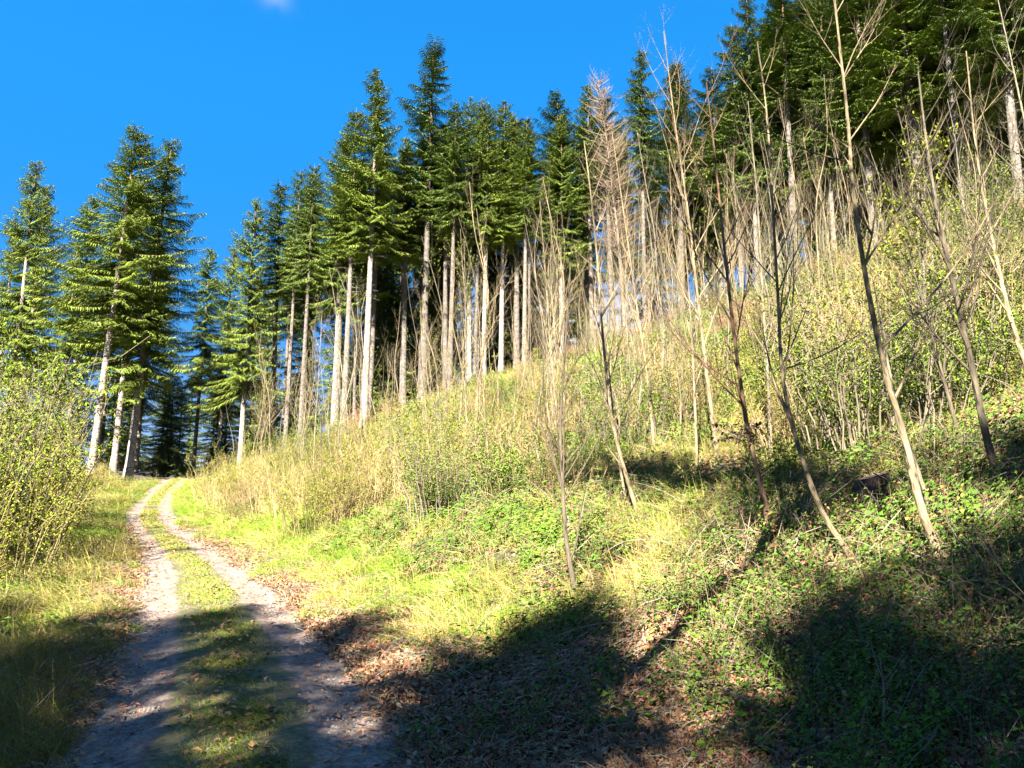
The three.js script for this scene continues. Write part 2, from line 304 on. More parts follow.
for (const [x, d, h, t] of [[-38, 74, 11, 1], [-43.5, 77, 13, 2], [-36, 80, 9, 3], [-33, 87, 10, 4], [-29.5, 93, 11, 0.4], [-40, 90, 13, 5], [-49, 80, 14, 1.6], [-34.5, 98, 14, 2.5], [-38, 102, 15, 0.7], [-30, 104, 14, 4.4], [-27.5, 98, 12, 3.6], [-44, 68, 8, 2.9], [-24, 88, 11, 0.2], [-42, 108, 16, 1.1], [-47, 112, 16, 2.3], [-51, 104, 15, 3.1], [-45, 99, 14, 0.9], [-55, 110, 17, 5.2], [-38, 116, 17, 4.8], [-41.5, 96, 12, 0.1], [-36, 108, 15, 2.8], [-48, 92, 12, 3.9]]) spr(7, x, d, h, t, 0, 'young low-boughed spruce in the shade behind the track bend', 'young spruces behind the track bend', 1.3);
spr(5, -42.0, 64, 27, 2.6, -0.01, 'broad spruce cut by the left photo edge, in front of its neighbours');
spr(5, -42.5, 72, 22, 0.6, -0.01, 'short spruce between the left photo edge and the pale-trunked pair', undefined, 0.8);
spr(5, -23.6, 67, 25, 0.9, -0.01, 'lone yellow-green spruce standing just right of the sky gap over the track');
const edgeLabel = ['leftmost tall spruce of the hill stand, beside the lone yellow-green one', 'spruce of the hill edge whose bare trunk ends under a forked crown', 'spruce with the brightest straight bare trunk at the hill edge', 'tallest spruce of the hill edge, its tip highest over the stand', 'slim spruce just right of the tallest tip', 'spruce of the hill edge above the brown brushwood', 'thin-crowned spruce left of the bare larch', 'spruce directly left of the bare larch'];
[[2, -15.2, 65, 27.5, 1.1, 1], [1, -13.2, 60, 27.5, 2.0, 1.05], [0, -11.4, 59, 30, 3.4, 1.05], [6, -7.4, 63, 33, 0.3, 1.1], [3, -5.0, 61, 25.5, 4.4, 1], [0, -2.4, 64, 25, 5.1, 1.05], [1, 1.0, 63, 22, 2.9, 1.05], [2, 4.2, 65, 23, 0.8, 1]].forEach(([k, x, d, h, t, w], i) => spr(k, x, d, h, t, -0.012, edgeLabel[i], undefined, w));
{ // the stand on the hill crest behind the edge trees
  const r = rng(77), spots = [];
  const free = (x, d, m) => spots.every((s) => Math.hypot(s[0] - x, s[1] - d) > m);
  for (let i = 0; i < 4000 && spots.length < 105; i++) {
    const d = 64 + 24 * r() ** 1.4, px = -0.36 + 1.12 * r(), x = px * d;
    if (uOf(x, d) < 7 || !free(x, d, px < 0.02 ? 2.0 : 2.6)) continue;
    spots.push([x, d]);
    const h = px < 0.0 ? 24 + 4 * r() : px < 0.3 ? 22.5 + 4.5 * r() : 24 + 5 * r();
    spr((px < 0.02 ? [0, 1, 3, 3, 6, 1, 3] : [8, 3, 9, 3, 6, 1, 3])[Math.floor(r() * 7)], x, d, h, r() * 6.28, (r() - 0.5) * 0.03, (px < 0.02 ? 'spruce deep in the dark hill stand, ' : 'spruce on the hill crest against the sky, ') + sector(x, d), px < 0.02 ? 'spruces deep in the hill stand' : 'spruces along the hill crest', 0.8 + 0.5 * r());
  }
  for (let i = 0, n = 0; i < 800 && n < 38; i++) {
    const d = 70 + 16 * r(), px = -0.34 + 0.40 * r(), x = px * d; if (uOf(x, d) < 6 || !free(x, d, 1.6)) continue;
    n++; spots.push([x, d]); spr(7, x, d, 11 + 7 * r(), r() * 6.28, 0, 'young low-boughed spruce in the dark of the hill stand, ' + sector(x, d), 'young spruces in the hill stand');
  }
  const right = [];
  for (let i = 0; i < 3000 && right.length < 46; i++) {
    const d = 40 + 26 * r(), px = 0.30 + 0.46 * r(), x = px * d;
    if (right.some((s) => Math.hypot(s[0] - x, s[1] - d) < 2.6) || d < 64 - (px - 0.30) * 62) continue;
    right.push([x, d]);
    spr([8, 9, 8, 3, 8][Math.floor(r() * 5)], x, d, 25 + 4 * r(), r() * 6.28, (r() - 0.5) * 0.03, 'tall dark spruce atop the slope, ' + sector(x, d), 'tall spruces above the slope at the right', 0.8 + 0.45 * r());
    if (right.length % 2 === 0) { const x2 = x + 3 + 3 * r(), d2 = d + 6 + 5 * r(); spr(7, x2, d2, 11 + 5 * r(), r() * 6.28, 0, 'young low-boughed spruce filling the dark between tall trunks, ' + sector(x2, d2), 'young spruces above the slope', 1.2); }
  }
}
// spruces that stand behind the camera and shade the foreground
[[2, -17.5, -16, 20.5], [4, -14.6, -17.6, 20.5], [0, -12.2, -18.8, 22], [2, -10.2, -19.4, 21.8], [1, -8.2, -20.4, 22.2], [4, -6.0, -21.5, 22], [5, -20.5, -17, 21], [0, -4.0, -23, 22.5], [5, -11.8, -13.5, 17.5], [5, -9.4, -12.6, 16.5], [5, -6.2, -15, 18.6], [5, -1.8, -18.5, 21], [5, -3.8, -15.3, 18], [5, -0.8, -15.8, 19], [5, 1.0, -14.5, 19.5], [5, -1.0, -12.6, 19.3], [5, -2.6, -11.5, 14.5], [5, -5.2, -11.5, 16.3], [2, 9.5, -14, 22], [5, 12.5, -9, 20], [4, -16, -8, 18], [2, -21, -10, 22]].forEach(([k, x, d, h], i) =>
  spr(k, x, d, h, i * 1.3, 0, 'spruce standing behind the camera, out of the photo', 'spruces behind the camera', 1.1));
console.log('spruces done');

// ---------------------------------------------------------------- bare broad-leaved trees
const BARK_L = [0.57, 0.435, 0.25], BARK_G = [0.42, 0.36, 0.24], BARK_D = [0.235, 0.185, 0.12], BARK_R = [0.40, 0.22, 0.135];
const smooth = (ctrl, n) => new THREE.CatmullRomCurve3(ctrl, false, 'centripetal').getPoints(n);
// a branch with side twigs, into geometry g
function branch(g, r, p, dir, L, rad, depth, col, buds, sub) {
  const n = depth > 1 ? 7 : 4, pts = [p.clone()], d = dir.clone().normalize(), q = p.clone(), bend = V((r() - 0.5) * 0.5, 0.28 + 0.2 * r(), (r() - 0.5) * 0.5);
  for (let i = 0; i < n; i++) { d.addScaledVector(bend, 1 / n).add(V((r() - 0.5) * 0.16, (r() - 0.5) * 0.12, (r() - 0.5) * 0.16)).normalize(); q.addScaledVector(d, L / n); pts.push(q.clone()); }
  g.tube(pts, (t) => rad * (1 - 0.85 * t), depth > 1 ? 5 : 3, col);
  if (depth > 0) {
    const k = Math.round(mix(3, 6.5, r()) * Math.min(1.3, L + 0.2));
    for (let j = 0; j < k; j++) {
      const s = 0.2 + 0.78 * r(), a = Math.min(n - 1, Math.floor(s * n)), m = pts[a].clone().lerp(pts[a + 1], s * n - a), T = pts[a + 1].clone().sub(pts[a]).normalize();
      const side = V(r() - 0.5, (r() - 0.3) * 0.7, r() - 0.5).normalize();
      branch(sub ?? g, r, m, T.multiplyScalar(0.8).addScaledVector(side, 0.8), L * (0.28 + 0.3 * r()) * (1.15 - 0.6 * s), rad * (1 - 0.8 * s) * 0.5 + 0.0008, depth - 1, col, buds);
    }
  }
  if (buds && depth === 0) for (let j = 0; j < buds.n; j++) { const s = r(), a = Math.min(n - 1, Math.floor(s * n)), m = pts[a].clone().lerp(pts[a + 1], s * n - a); buds.g.leaf(m, V(r() - 0.5, r() * 0.8 - 0.1, r() - 0.5).normalize(), V(r() - 0.5, 1, r() - 0.5).normalize(), buds.len * (0.6 + 0.8 * r()), buds.len * 0.55, buds.c(r)); }
}
// a slim tree from the control points of its stem (relative to its base); limbs: [share of the stem, azimuth, rise, length]
function slimTree(o, seed, ctrl, r0, limbs, autoN, col, buds, thick = 0.4, limbTwigs = true) {
  const r = rng(seed), pts = smooth(ctrl.map((c) => V(...c)), 26), n = pts.length - 1, stem = new Geo();
  const len = ctrl.length ? pts.reduce((s, p, i) => (i ? s + p.distanceTo(pts[i - 1]) : 0), 0) : 0, foot = pts[0].clone();
  pts.unshift(foot.clone().add(V(0, -0.25, 0)));
  stem.tube(pts, (t) => r0 * 0.8 * (1 - 0.88 * t ** 0.8) * (1 + 0.7 * Math.exp(-t * 30)) * (0.95 + 0.1 * noise(t * 30, seed)) + 0.002, 8, (t) => { const k = 0.7 + 0.5 * noise(t * 24, seed * 3.1); return mixc([col[0] * k, col[1] * k, col[2] * k], [0.16, 0.13, 0.08], 0.55 * ss(0.55, 0.8, noise(t * 17, seed, 4))); });
  mesh('trunk', stem, barkMat, o);
  const leaves = buds ? { ...buds, g: new Geo() } : null;
  const list = [...limbs]; for (let k = 0; k < autoN; k++) { const s = 0.28 + 0.68 * ((k + r()) / autoN); list.push([s, r() * 6.283, 1.0 + 1.4 * r(), len * (0.13 + 0.22 * r()) * (1.2 - 0.7 * s)]); }
  for (const [s, a, rise, L] of list) {
    const i = Math.min(n - 1, Math.floor(s * n)) + 1, m = pts[i].clone().lerp(pts[Math.min(n + 1, i + 1)], s * n - Math.floor(s * n)), g = new Geo(), tw = limbTwigs ? new Geo() : null;
    branch(g, r, m, V(Math.cos(a), rise, Math.sin(a)), L, Math.max(0.0035, r0 * (1 - 0.85 * s) * thick), 2, [col[0] * 0.95, col[1] * 0.95, col[2] * 0.95], leaves, tw);
    const bm = mesh('branch', g, barkMat, o); if (tw && tw.size) mesh('twigs', tw, barkMat, bm).userData.kind = 'stuff';
  }
  if (leaves && leaves.g.size) { const m = mesh('leaf_buds', leaves.g, leafMat, o); m.userData.kind = 'stuff'; }
  return o;
}
const freshLeaf = (r) => { const k = 0.8 + 0.4 * r(); return [0.26 * k, 0.29 * k, 0.035 * k]; };
const BUDL = { n: 7, len: 0.06, c: freshLeaf };
const BUDS = { n: 3, len: 0.045, c: freshLeaf };
// the near slim trees, one by one
const HAND = [
  ["slim_tree", "dark-footed slim tree nearest the track, forking low into upright stems", 1, 0.042, BARK_D, null, [0.73, 9.11], [[-0.1, 0.59, 0.03], [-0.14, 1.28, 0.07], [-0.15, 1.87, -0.08], [-0.08, 3.06, 0.1], [0.01, 4.31, 0.08]], [[0.12, 0.6, 1.9, 1.0], [0.36, 3.3, 4, 2.2], [0.38, 3.0, 2.6, 1.7], [0.4, 0.2, 1.6, 1.2], [0.45, 0.1, 1.2, 1.0], [0.36, 1.6, 5, 2.0]], 6],
  ["slim_tree", "pale leaning slim tree right of the dark-footed forked one, with a red-brown foot", 2, 0.042, BARK_L, null, [1.82, 11.01], [[-0.18, 0.6, 0.04], [-0.39, 1.45, 0.09], [-0.49, 2.63, 0.01], [-0.53, 3.9, -0.2], [-0.66, 4.86, 0.18], [-0.71, 5.81, -0.16]], [[0.33, 0.3, 1.4, 1.3], [0.2, 2.9, 1.2, 0.9]], 10],
  ["slim_tree", "thin pale stem close left of the red-footed leaning tree", 3, 0.028, BARK_L, null, [1.78, 11.98], [[-0.14, 0.95, 0.04], [-0.23, 1.88, 0.04], [-0.27, 3.05, -0.12], [-0.41, 4.12, 0.17]], [], 8],
  ["slim_tree", "straight red-brown slim tree with a bunch of dead leaves on its stem", 4, 0.045, BARK_R, null, [2.72, 8.22], [[-0.07, 0.48, -0.01], [-0.16, 1.12, -0.1], [-0.24, 1.89, -0.1], [-0.36, 2.75, 0.07], [-0.33, 3.66, -0.2], [-0.44, 4.54, -0.02], [-0.55, 5.01, 0.22]], [[0.38, 3.3, 0.55, 1.2], [0.6, 0.2, 1.4, 1.1], [0.7, 3.0, 1.5, 1.0]], 9],
  ["slim_tree", "pale slim tree whose foot sweeps far to the right", 5, 0.04, BARK_L, null, [3.21, 7.4], [[-0.26, 0.39, 0.04], [-0.43, 1.01, -0.04], [-0.52, 1.71, -0.14], [-0.51, 2.54, -0.19], [-0.64, 3.46, 0.16], [-0.53, 4.71, -0.2], [-0.64, 5.3, -0.04]], [[0.45, 0.1, 0.25, 1.3], [0.6, 3.1, 1.3, 1.2], [0.72, 0.2, 1.6, 1.0]], 9],
  ["slim_tree", "thickest near tree, orange-lit stem leaving the top of the photo", 6, 0.052, BARK_L, null, [3.58, 6.55], [[-0.11, 0.42, -0.04], [-0.2, 1.02, -0.06], [-0.34, 1.62, -0.03], [-0.44, 2.34, -0.03], [-0.55, 3.13, 0.06], [-0.46, 4.1, -0.16], [-0.61, 5.06, 0.07], [-0.74, 5.56, 0.33]], [[0.7, 3.1, 0.6, 1.5], [0.68, 3.3, 0.25, 1.2], [0.71, 0.2, 1.1, 0.9], [0.79, 0.4, 2.4, 0.9], [0.8, 2.9, 1.6, 0.8]], 5],
  ["slim_tree", "short second stem leaning against the back of the thickest near tree", 7, 0.032, BARK_G, null, [3.93, 7.3], [[-0.11, 0.46, -0.01], [-0.26, 1, 0.03], [-0.26, 1.67, -0.14], [-0.37, 2.25, -0.04]], [], 5],
  ["slim_tree", "dark slim tree near the right photo edge, forking at mid height", 8, 0.05, BARK_D, null, [4.46, 7.08], [[-0.12, 0.54, 0.04], [-0.21, 1.29, 0.05], [-0.36, 2.04, 0.12], [-0.41, 2.74, 0.07], [-0.37, 3.53, -0.08], [-0.27, 4.29, -0.29]], [[0.4, 0.3, 2.6, 1.5], [0.55, 3.0, 2.4, 1.4]], 11],
  ["slim_tree", "tall pale tree behind the red-brown one, left of it, reaching into the sky", 9, 0.05, BARK_L, null, [3.42, 12.83], [[-0.12, 1.38, 0.01], [-0.25, 2.74, 0.09], [-0.35, 4.39, -0.01], [-0.54, 6.02, 0.06], [-0.72, 7.65, 0.22]], [[0.5, 0.2, 2.2, 2.0], [0.62, 3.0, 2.2, 1.9], [0.7, 0.3, 2.6, 1.6]], 12],
  ["slim_tree", "dark-stemmed tree directly behind the red-brown one, pale higher up", 10, 0.045, BARK_G, null, [4.06, 12.1], [[0.02, 1.3, -0.01], [0.03, 2.63, -0.1], [0.02, 4.34, -0.1], [-0.11, 6.03, 0.07]], [[0.55, 0.2, 2.4, 1.8], [0.5, 3.0, 2.2, 1.6]], 11],
  ["slim_tree", "pale tree leaning in from the right photo edge at mid height", 11, 0.05, BARK_L, null, [6.43, 9.3], [[-0.25, 0.86, 0.04], [-0.35, 1.9, -0.03], [-0.51, 3.06, 0.05], [-0.57, 4.54, 0.12]], [[0.5, 3.0, 1.6, 1.3]], 9],
  ["slim_tree", "tree with its upper stem crossing the top right photo corner", 12, 0.05, BARK_G, null, [9.22, 12.39], [[-0.28, 1.87, 0.04], [-0.49, 3.83, 0.07], [-0.6, 6.21, -0.12]], [[0.5, 3.1, 0.8, 1.6]], 8],
  ["slim_tree", "tall multi-branched pale tree between the leaning pair and the tall pale one", 13, 0.045, BARK_L, null, [2.78, 15.01], [[-0.1, 1.47, 0.01], [-0.3, 3.09, 0.04], [-0.49, 4.75, 0.07], [-0.71, 6.71, 0.03]], [[0.4, 3.0, 2.2, 2.0], [0.5, 0.3, 2.2, 1.8]], 12],
  ["slim_tree", "slim tree with two stems rising left of the bare larch", 14, 0.04, BARK_L, null, [1.2, 19.3], [[-0.19, 2.03, 0.02], [-0.32, 4.15, -0.02], [-0.47, 6.29, 0.05]], [[0.3, 0.2, 3.4, 2.6], [0.35, 3.1, 3.2, 2.2]], 11],
  ["slim_tree", "thin sapling with fresh yellow-green leaves before the dark stand", 15, 0.04, BARK_G, BUDS, [-1.21, 21.24], [[-0.07, 1.93, 0.03], [-0.09, 4.22, -0.04], [-0.17, 6.57, -0.01]], [], 16],
  ["slim_tree", "leafing yellow-green tree left of the dark forked one", 16, 0.05, BARK_G, BUDL, [6.38, 11.65], [[0.05, 1.26, -0.03], [0.04, 2.67, 0.1], [0.16, 4.41, -0.06]], [[0.4, 3.0, 1.5, 1.8], [0.5, 0.2, 1.5, 1.7]], 20],
  ["slim_tree", "thin pale sapling standing alone above the grassy bank", 17, 0.026, BARK_L, null, [-1.84, 17.93], [[-0.12, 1.5, -0.04], [-0.26, 3.15, -0.02], [-0.35, 4.82, 0.14]], [], 9],
  ["slim_tree", "thin pale sapling left of the dark-footed forked tree", 18, 0.028, BARK_L, null, [-0.43, 16.85], [[-0.14, 1.35, 0.01], [-0.23, 2.67, 0.08], [-0.34, 4.3, -0.07]], [], 9],
  ["slim_tree", "thin sapling rising from the olive thicket right of the track", 19, 0.035, BARK_L, null, [-7.08, 27.54], [[0.02, 2.48, 0.04], [0.09, 4.65, 0.07], [0.1, 6.91, -0.02]], [], 9],
  ["slim_tree", "pale stem between the swept-foot tree and the thickest near tree", 20, 0.035, BARK_L, null, [4.62, 10.3], [[-0.05, 0.88, -0.01], [-0.06, 1.87, -0.09], [-0.22, 2.94, 0.12]], [[0.3, 0.4, 1.8, 1.1]], 10],
  ["slim_tree", "dark leaning stem just left of the forked dark tree", 21, 0.035, BARK_D, null, [5.48, 9.41], [[-0.14, 0.74, 0.02], [-0.32, 1.48, 0.09], [-0.53, 2.51, 0.1]], [], 10],
  ["slim_tree", "pale straight stem right of the tall pale tree and left of the red-brown one", 22, 0.035, BARK_L, null, [3.05, 12.74], [[0.01, 1.33, -0.04], [-0.01, 2.71, -0.05], [-0.05, 4.16, -0.11]], [], 10],
];
for (const [name, label, seed, r0, col, bud, base, stem, limbs, autoN] of HAND) {
  const o = thing(name, label, 'tree'); o.position.set(base[0], height(base[0], base[1]) - 0.02, -base[1]);
  slimTree(o, seed, [[0, 0, 0], ...stem], r0, limbs, Math.round(autoN * 1.5), col, bud);
}
console.log('hand trees done');
// prototypes of the saplings that crowd the hillside
function sapling(seed, Ht, r0, col, autoN, buds, bendy) {
  const r = rng(seed), o = new THREE.Group(), ctrl = [[0, 0, 0]]; let x = 0, z = 0;
  for (let i = 1; i <= 5; i++) { x += (r() - 0.5) * bendy * Ht * 0.1; z += (r() - 0.5) * bendy * Ht * 0.1; ctrl.push([x, (Ht * i) / 5, z]); }
  slimTree(o, seed, ctrl, r0, [], autoN, col, buds, 0.3, false);
  // small trees: all limbs as one crown
  const limbs = o.children.filter((c) => c.name === 'branch'), g = new Geo();
  for (const c of limbs) { const a = c.geometry, k = g.p.length / 3; g.p.push(...a.attributes.position.array); g.c.push(...a.attributes.color.array); g.t.push(...a.attributes.uv.array); for (const i of a.index.array) g.i.push(i + k); o.remove(c); }
  mesh('crown', g, barkMat, o); return o;
}
const SAP = [sapling(301, 7, 0.045, BARK_L, 8, null, 0.9), sapling(302, 6, 0.036, BARK_G, 6, null, 1.2), sapling(303, 8, 0.05, BARK_G, 9, null, 0.7), sapling(304, 5, 0.032, BARK_G, 10, BUDS, 1.1), sapling(305, 6.5, 0.04, BARK_D, 8, BUDS, 1), sapling(306, 9, 0.055, BARK_L, 9, null, 0.6)];
const SAPH = [7, 6, 8, 5, 6.5, 9];
{
  const r = rng(505), spots = [];
  const put = (k, x, d, h, label, group) => plant(SAP[k], 'bare_sapling', label, 'sapling', group, x, d, h / SAPH[k], r() * 6.28, (r() - 0.5) * 0.1, (r() - 0.5) * 0.12 + 0.03);
  for (let i = 0; i < 6000 && spots.length < 200; i++) {
    const d = 15 * (62 / 15) ** r(), px = -0.36 + 1.06 * r() ** 1.6, x = px * d, u = uOf(x, d);
    if (u < 4.5 + (d > 25 ? 0 : 1.5) || spots.some((s) => Math.hypot(s[0] - x, s[1] - d) < 0.035 * d)) continue;
    spots.push([x, d]);
    const near = d < 28;
    const kk = Math.floor(r() * 6);
    put(kk, x, d, near ? 3.5 + 2.5 * r() : px < -0.02 ? 4.5 + 4.5 * r() : 3 + 3.6 * r(), ['bare slim', 'bare crooked', 'tall grey-barked', 'budding low', 'dark budding', 'tall pale'][kk] + ' sapling ' + upSlope(d) + ', ' + sector(x, d), 'saplings on the slope');
  }
}
{
  const r = rng(515);
  for (let i = 0; i < 62; i++) { const lowOne = i >= 20, d = lowOne ? 14 + 22 * r() : 20 + 26 * r(), px = -0.06 + 0.52 * r(), x = px * d, k = [0, 2, 5, 5, 0][Math.floor(r() * 5)], h = lowOne ? 4 + 2.6 * r() : 6 + 3.5 * r(); if (uOf(x, d) < 5) continue; if (lowOne) { plant(SAP[k], 'bare_sapling', 'slender pale pole-like sapling ' + upSlope(d) + ', ' + sector(x, d), 'sapling', 'slender pale saplings on the slope', x, d, h / SAPH[k], r() * 6.28, (r() - 0.5) * 0.1, (r() - 0.5) * 0.12 + 0.05, 0.75); continue; } plant(SAP[k], 'bare_sapling', 'tall many-branched bare sapling reaching the crest spruces, ' + sector(x, d), 'sapling', 'tall saplings on the middle slope', x, d, h / SAPH[k], r() * 6.28, (r() - 0.5) * 0.1, (r() - 0.5) * 0.12 + 0.04); }
}
// the bare reddish larch on the crest
{
  const o = thing('bare_larch', 'tall leafless red-brown larch among the crest spruces', 'larch'), r = rng(909); o.position.set(8.6, height(8.6, 57) - 0.1, -57);
  const t = new Geo(), pts = smooth([V(0, -0.2, 0), V(-0.3, 6, 0), V(-0.9, 13, 0.2), V(-1.7, 21, 0)], 18); t.tube(pts, (s) => 0.17 * (1 - s) + 0.012, 8, [0.36, 0.28, 0.22]); mesh('trunk', t, barkMat, o);
  const g = new Geo();
  for (let k = 0; k < 210; k++) { const s = 0.34 + 0.66 * r(), i = Math.min(17, Math.floor(s * 18)), a = r() * 6.283; branch(g, r, pts[i].clone().lerp(pts[i + 1], s * 18 - i), V(Math.cos(a), 0.1 + 0.7 * r(), Math.sin(a)), 4.2 * (1.1 - s) ** 0.45 * (0.4 + 0.7 * r()), 0.034, 2, [0.25, 0.17, 0.11]); }
  mesh('crown', g, twigMat, o);
}

// ---------------------------------------------------------------- shrubs
function shrub(seed, Ht, W, stems, leaves, len, leafCol, stemCol) {
  const r = rng(seed), o = new THREE.Group(), g = new Geo(), f = new Geo();
  for (let k = 0; k < stems; k++) {
    const a = r() * 6.283, q = Math.sqrt(r()), b = V(Math.cos(a) * q * W * 0.45, -0.1, Math.sin(a) * q * W * 0.45), h = Ht * (0.45 + 0.6 * r()) * (1 - 0.35 * q), out = 0.3 * q + 0.15 * r();
    const pts = [b]; const c2 = a + (r() - 0.5) * 1.5; for (let i = 1; i <= 5; i++) pts.push(b.clone().add(V(Math.cos(c2) * out * h * (i / 5) ** 1.4 + (r() - 0.5) * 0.06 * h, h * i / 5, Math.sin(c2) * out * h * (i / 5) ** 1.4 + (r() - 0.5) * 0.06 * h)));
    const kk = 0.75 + 0.5 * r(), sc = [stemCol[0] * kk, stemCol[1] * kk, stemCol[2] * kk];
    g.tube(pts, (t) => (0.006 + 0.003 * Ht) * (1 - 0.85 * t), 3, sc);
    for (let j = 0; j < 7; j++) { const s = 0.25 + 0.7 * r(), i = Math.min(4, Math.floor(s * 5)), m = pts[i].clone().lerp(pts[i + 1], s * 5 - i), e = m.clone().add(V((r() - 0.5) * 0.4 * h, (0.05 + 0.22 * r()) * h, (r() - 0.5) * 0.4 * h)), md = m.clone().lerp(e, 0.5).add(V(0, -0.03 * h, 0)); g.tube([m, md, e], [0.006, 0.004, 0.002], 3, sc);
      for (let l = 0; l < leaves; l++) { const p = m.clone().lerp(e, 0.15 + 0.85 * r()).add(V((r() - 0.5) * 0.14, (r() - 0.5) * 0.14, (r() - 0.5) * 0.14)); f.leaf(p, V(r() - 0.5, r() * 0.7 - 0.25, r() - 0.5).normalize(), V(r() - 0.5, 0.8, r() - 0.5).normalize(), len * (0.6 + 0.8 * r()), len * 0.55, leafCol(r)); } }
  }
  const sm = mesh('stems', g, twigMat, o); sm.userData.kind = 'stuff'; if (f.size) mesh('foliage', f, leafMat, o); return o;
}
const yg = (r) => { const k = 0.7 + 0.6 * r(); return r() < 0.2 ? [0.36 * k, 0.27 * k, 0.06 * k] : [0.27 * k, 0.33 * k, 0.02 * k]; };
const gr = (r) => { const k = 0.7 + 0.6 * r(); return [0.16 * k, 0.25 * k, 0.03 * k]; };
const dk = (r) => { const k = 0.7 + 0.6 * r(); return [0.17 * k, 0.25 * k, 0.02 * k]; };
const rd = (r) => { const k = 0.6 + 0.8 * r(); return [0.38 * k, 0.24 * k, 0.105 * k]; };
const OLIVE = [0.27, 0.215, 0.07], TAN = [0.40, 0.27, 0.12];
const SHRUB = [shrub(401, 2.6, 2.2, 46, 11, 0.045, yg, OLIVE), shrub(402, 3.6, 2.6, 56, 15, 0.048, yg, OLIVE), shrub(403, 1.5, 2.0, 44, 9, 0.06, gr, OLIVE), shrub(404, 1.7, 2.0, 60, 5, 0.05, rd, BARK_R), shrub(405, 2.2, 2.0, 60, 2, 0.04, yg, TAN), shrub(406, 3.0, 2.6, 54, 18, 0.05, dk, BARK_D)];
console.log('shrub tris', SHRUB.map((s) => s.children.map((c) => c.geometry.index.count / 3).join('+')).join(' '));
{
  const r = rng(606);
  const put = (k, x, d, s, label, group, w = 1) => plant(SHRUB[k], 'shrub', label, 'shrub', group, x, d, s, r() * 6.28, 0, 0, w);
  // left of the track
  for (let i = 0, n = 0; i < 600 && n < 46; i++) { const d = 8 * (60 / 8) ** r(), u = -2.3 - 0.14 * d * 0 - (d < 14 ? 2.2 : 1.0) - 9 * r() ** 1.4, x = trackX(d) + u / 0.9; if (x / d < -0.82) continue; n++; const near = d < 22; put([0, 1, 5, 0, 4][Math.floor(r() * 5)], x, d, (0.4 + 0.5 * r()) * (u < -5 ? 1.15 : 0.6), 'shrub on the left verge ' + (d < 14 ? 'nearest the camera' : d < 22 ? 'beside the shadow edge' : d < 36 ? 'halfway to the bend' : 'towards the bend') + (u < -5 ? ', set back from the track' : ', close to the track'), 'shrubs along the left verge'); }
  for (const [px, d, k, sc] of [[-0.67, 17, 1, 0.95], [-0.72, 20, 5, 1.5], [-0.66, 23, 1, 1.1], [-0.69, 26, 1, 1.5], [-0.65, 29, 5, 1.15], [-0.71, 28, 5, 1.7], [-0.66, 34, 1, 1.5], [-0.635, 38, 1, 1.0], [-0.69, 38, 5, 2.0], [-0.67, 14, 0, 1.0], [-0.74, 15, 5, 1.4], [-0.63, 46, 5, 1.2], [-0.66, 48, 1, 1.8], [-0.69, 12, 0, 0.8]])
    put(k, px * d, d, sc * 1.28, (k === 5 ? 'tall dark-stemmed bush ' : k === 1 ? 'tall yellow-green bush ' : 'lower leafy bush ') + (d < 18 ? 'nearest' : d < 30 ? 'further along' : 'far along') + ' the left photo edge', 'tall bushes at the left photo edge');
  for (const [x, d, h] of [[-8.6, -12.5, 15], [-4.6, -11.5, 15.5], [-2.4, -14, 18.5], [-3.6, -17.5, 21], [-7, -9, 12]]) { const o = put(1, x, d, h / 3.6, 'tall loose-leaved bush behind the camera, out of the photo', 'added shade trees behind the camera', 1); o.scale.x *= 0.62; o.scale.z *= 0.62; }  // enlarged shrubs stand in as unseen trees, added for dappled shade
  // thicket right of the track
  for (let i = 0, n = 0; i < 600 && n < 58; i++) { const d = 19 * (66 / 19) ** r(), u = 2.6 + 7 * r() ** 1.3, x = trackX(d) + u / 0.9; if (uOf(x, d) < 2.4) continue; n++; put([0, 1, 4, 4, 4, 5][Math.floor(r() * 6)], x, d, 0.55 + 0.5 * r(), (d < 28 ? 'near' : d < 45 ? 'middle' : 'far') + (u < 4.5 ? ' front' : ' back') + ' shrub of the olive thicket right of the track', 'shrub thicket right of the track'); }
  for (const [x, d, k, sc] of [[-39, 83, 1, 1], [-37.2, 88, 0, 1.2], [-31.3, 84, 0, 1.1], [-30.6, 90, 1, 1.2], [-28.5, 88, 4, 1.4], [-32, 95, 1, 1.2], [-37.5, 74, 4, 0.8], [-36.5, 69, 0, 0.7], [-35.5, 66, 4, 0.7]]) put(k, x, d, sc, 'bush beside the far end of the track at the bend', 'bushes at the far track bend');
  for (let i = 0, n = 0; i < 900 && n < 40; i++) { const d = 10 * 5 ** r(), x = (0.36 + 0.4 * r()) * d; n++; const k = [2, 5, 2, 4, 5, 0][Math.floor(r() * 6)]; put(k, x, d, 0.6 + 0.7 * r() * Math.min(1.4, d / 18), (k === 5 ? 'dark-stemmed' : k === 4 ? 'pale-stemmed' : k === 2 ? 'low green' : 'yellow-green') + ' undergrowth shrub ' + upSlope(d) + ', ' + sector(x, d), 'undergrowth shrubs on the right'); }
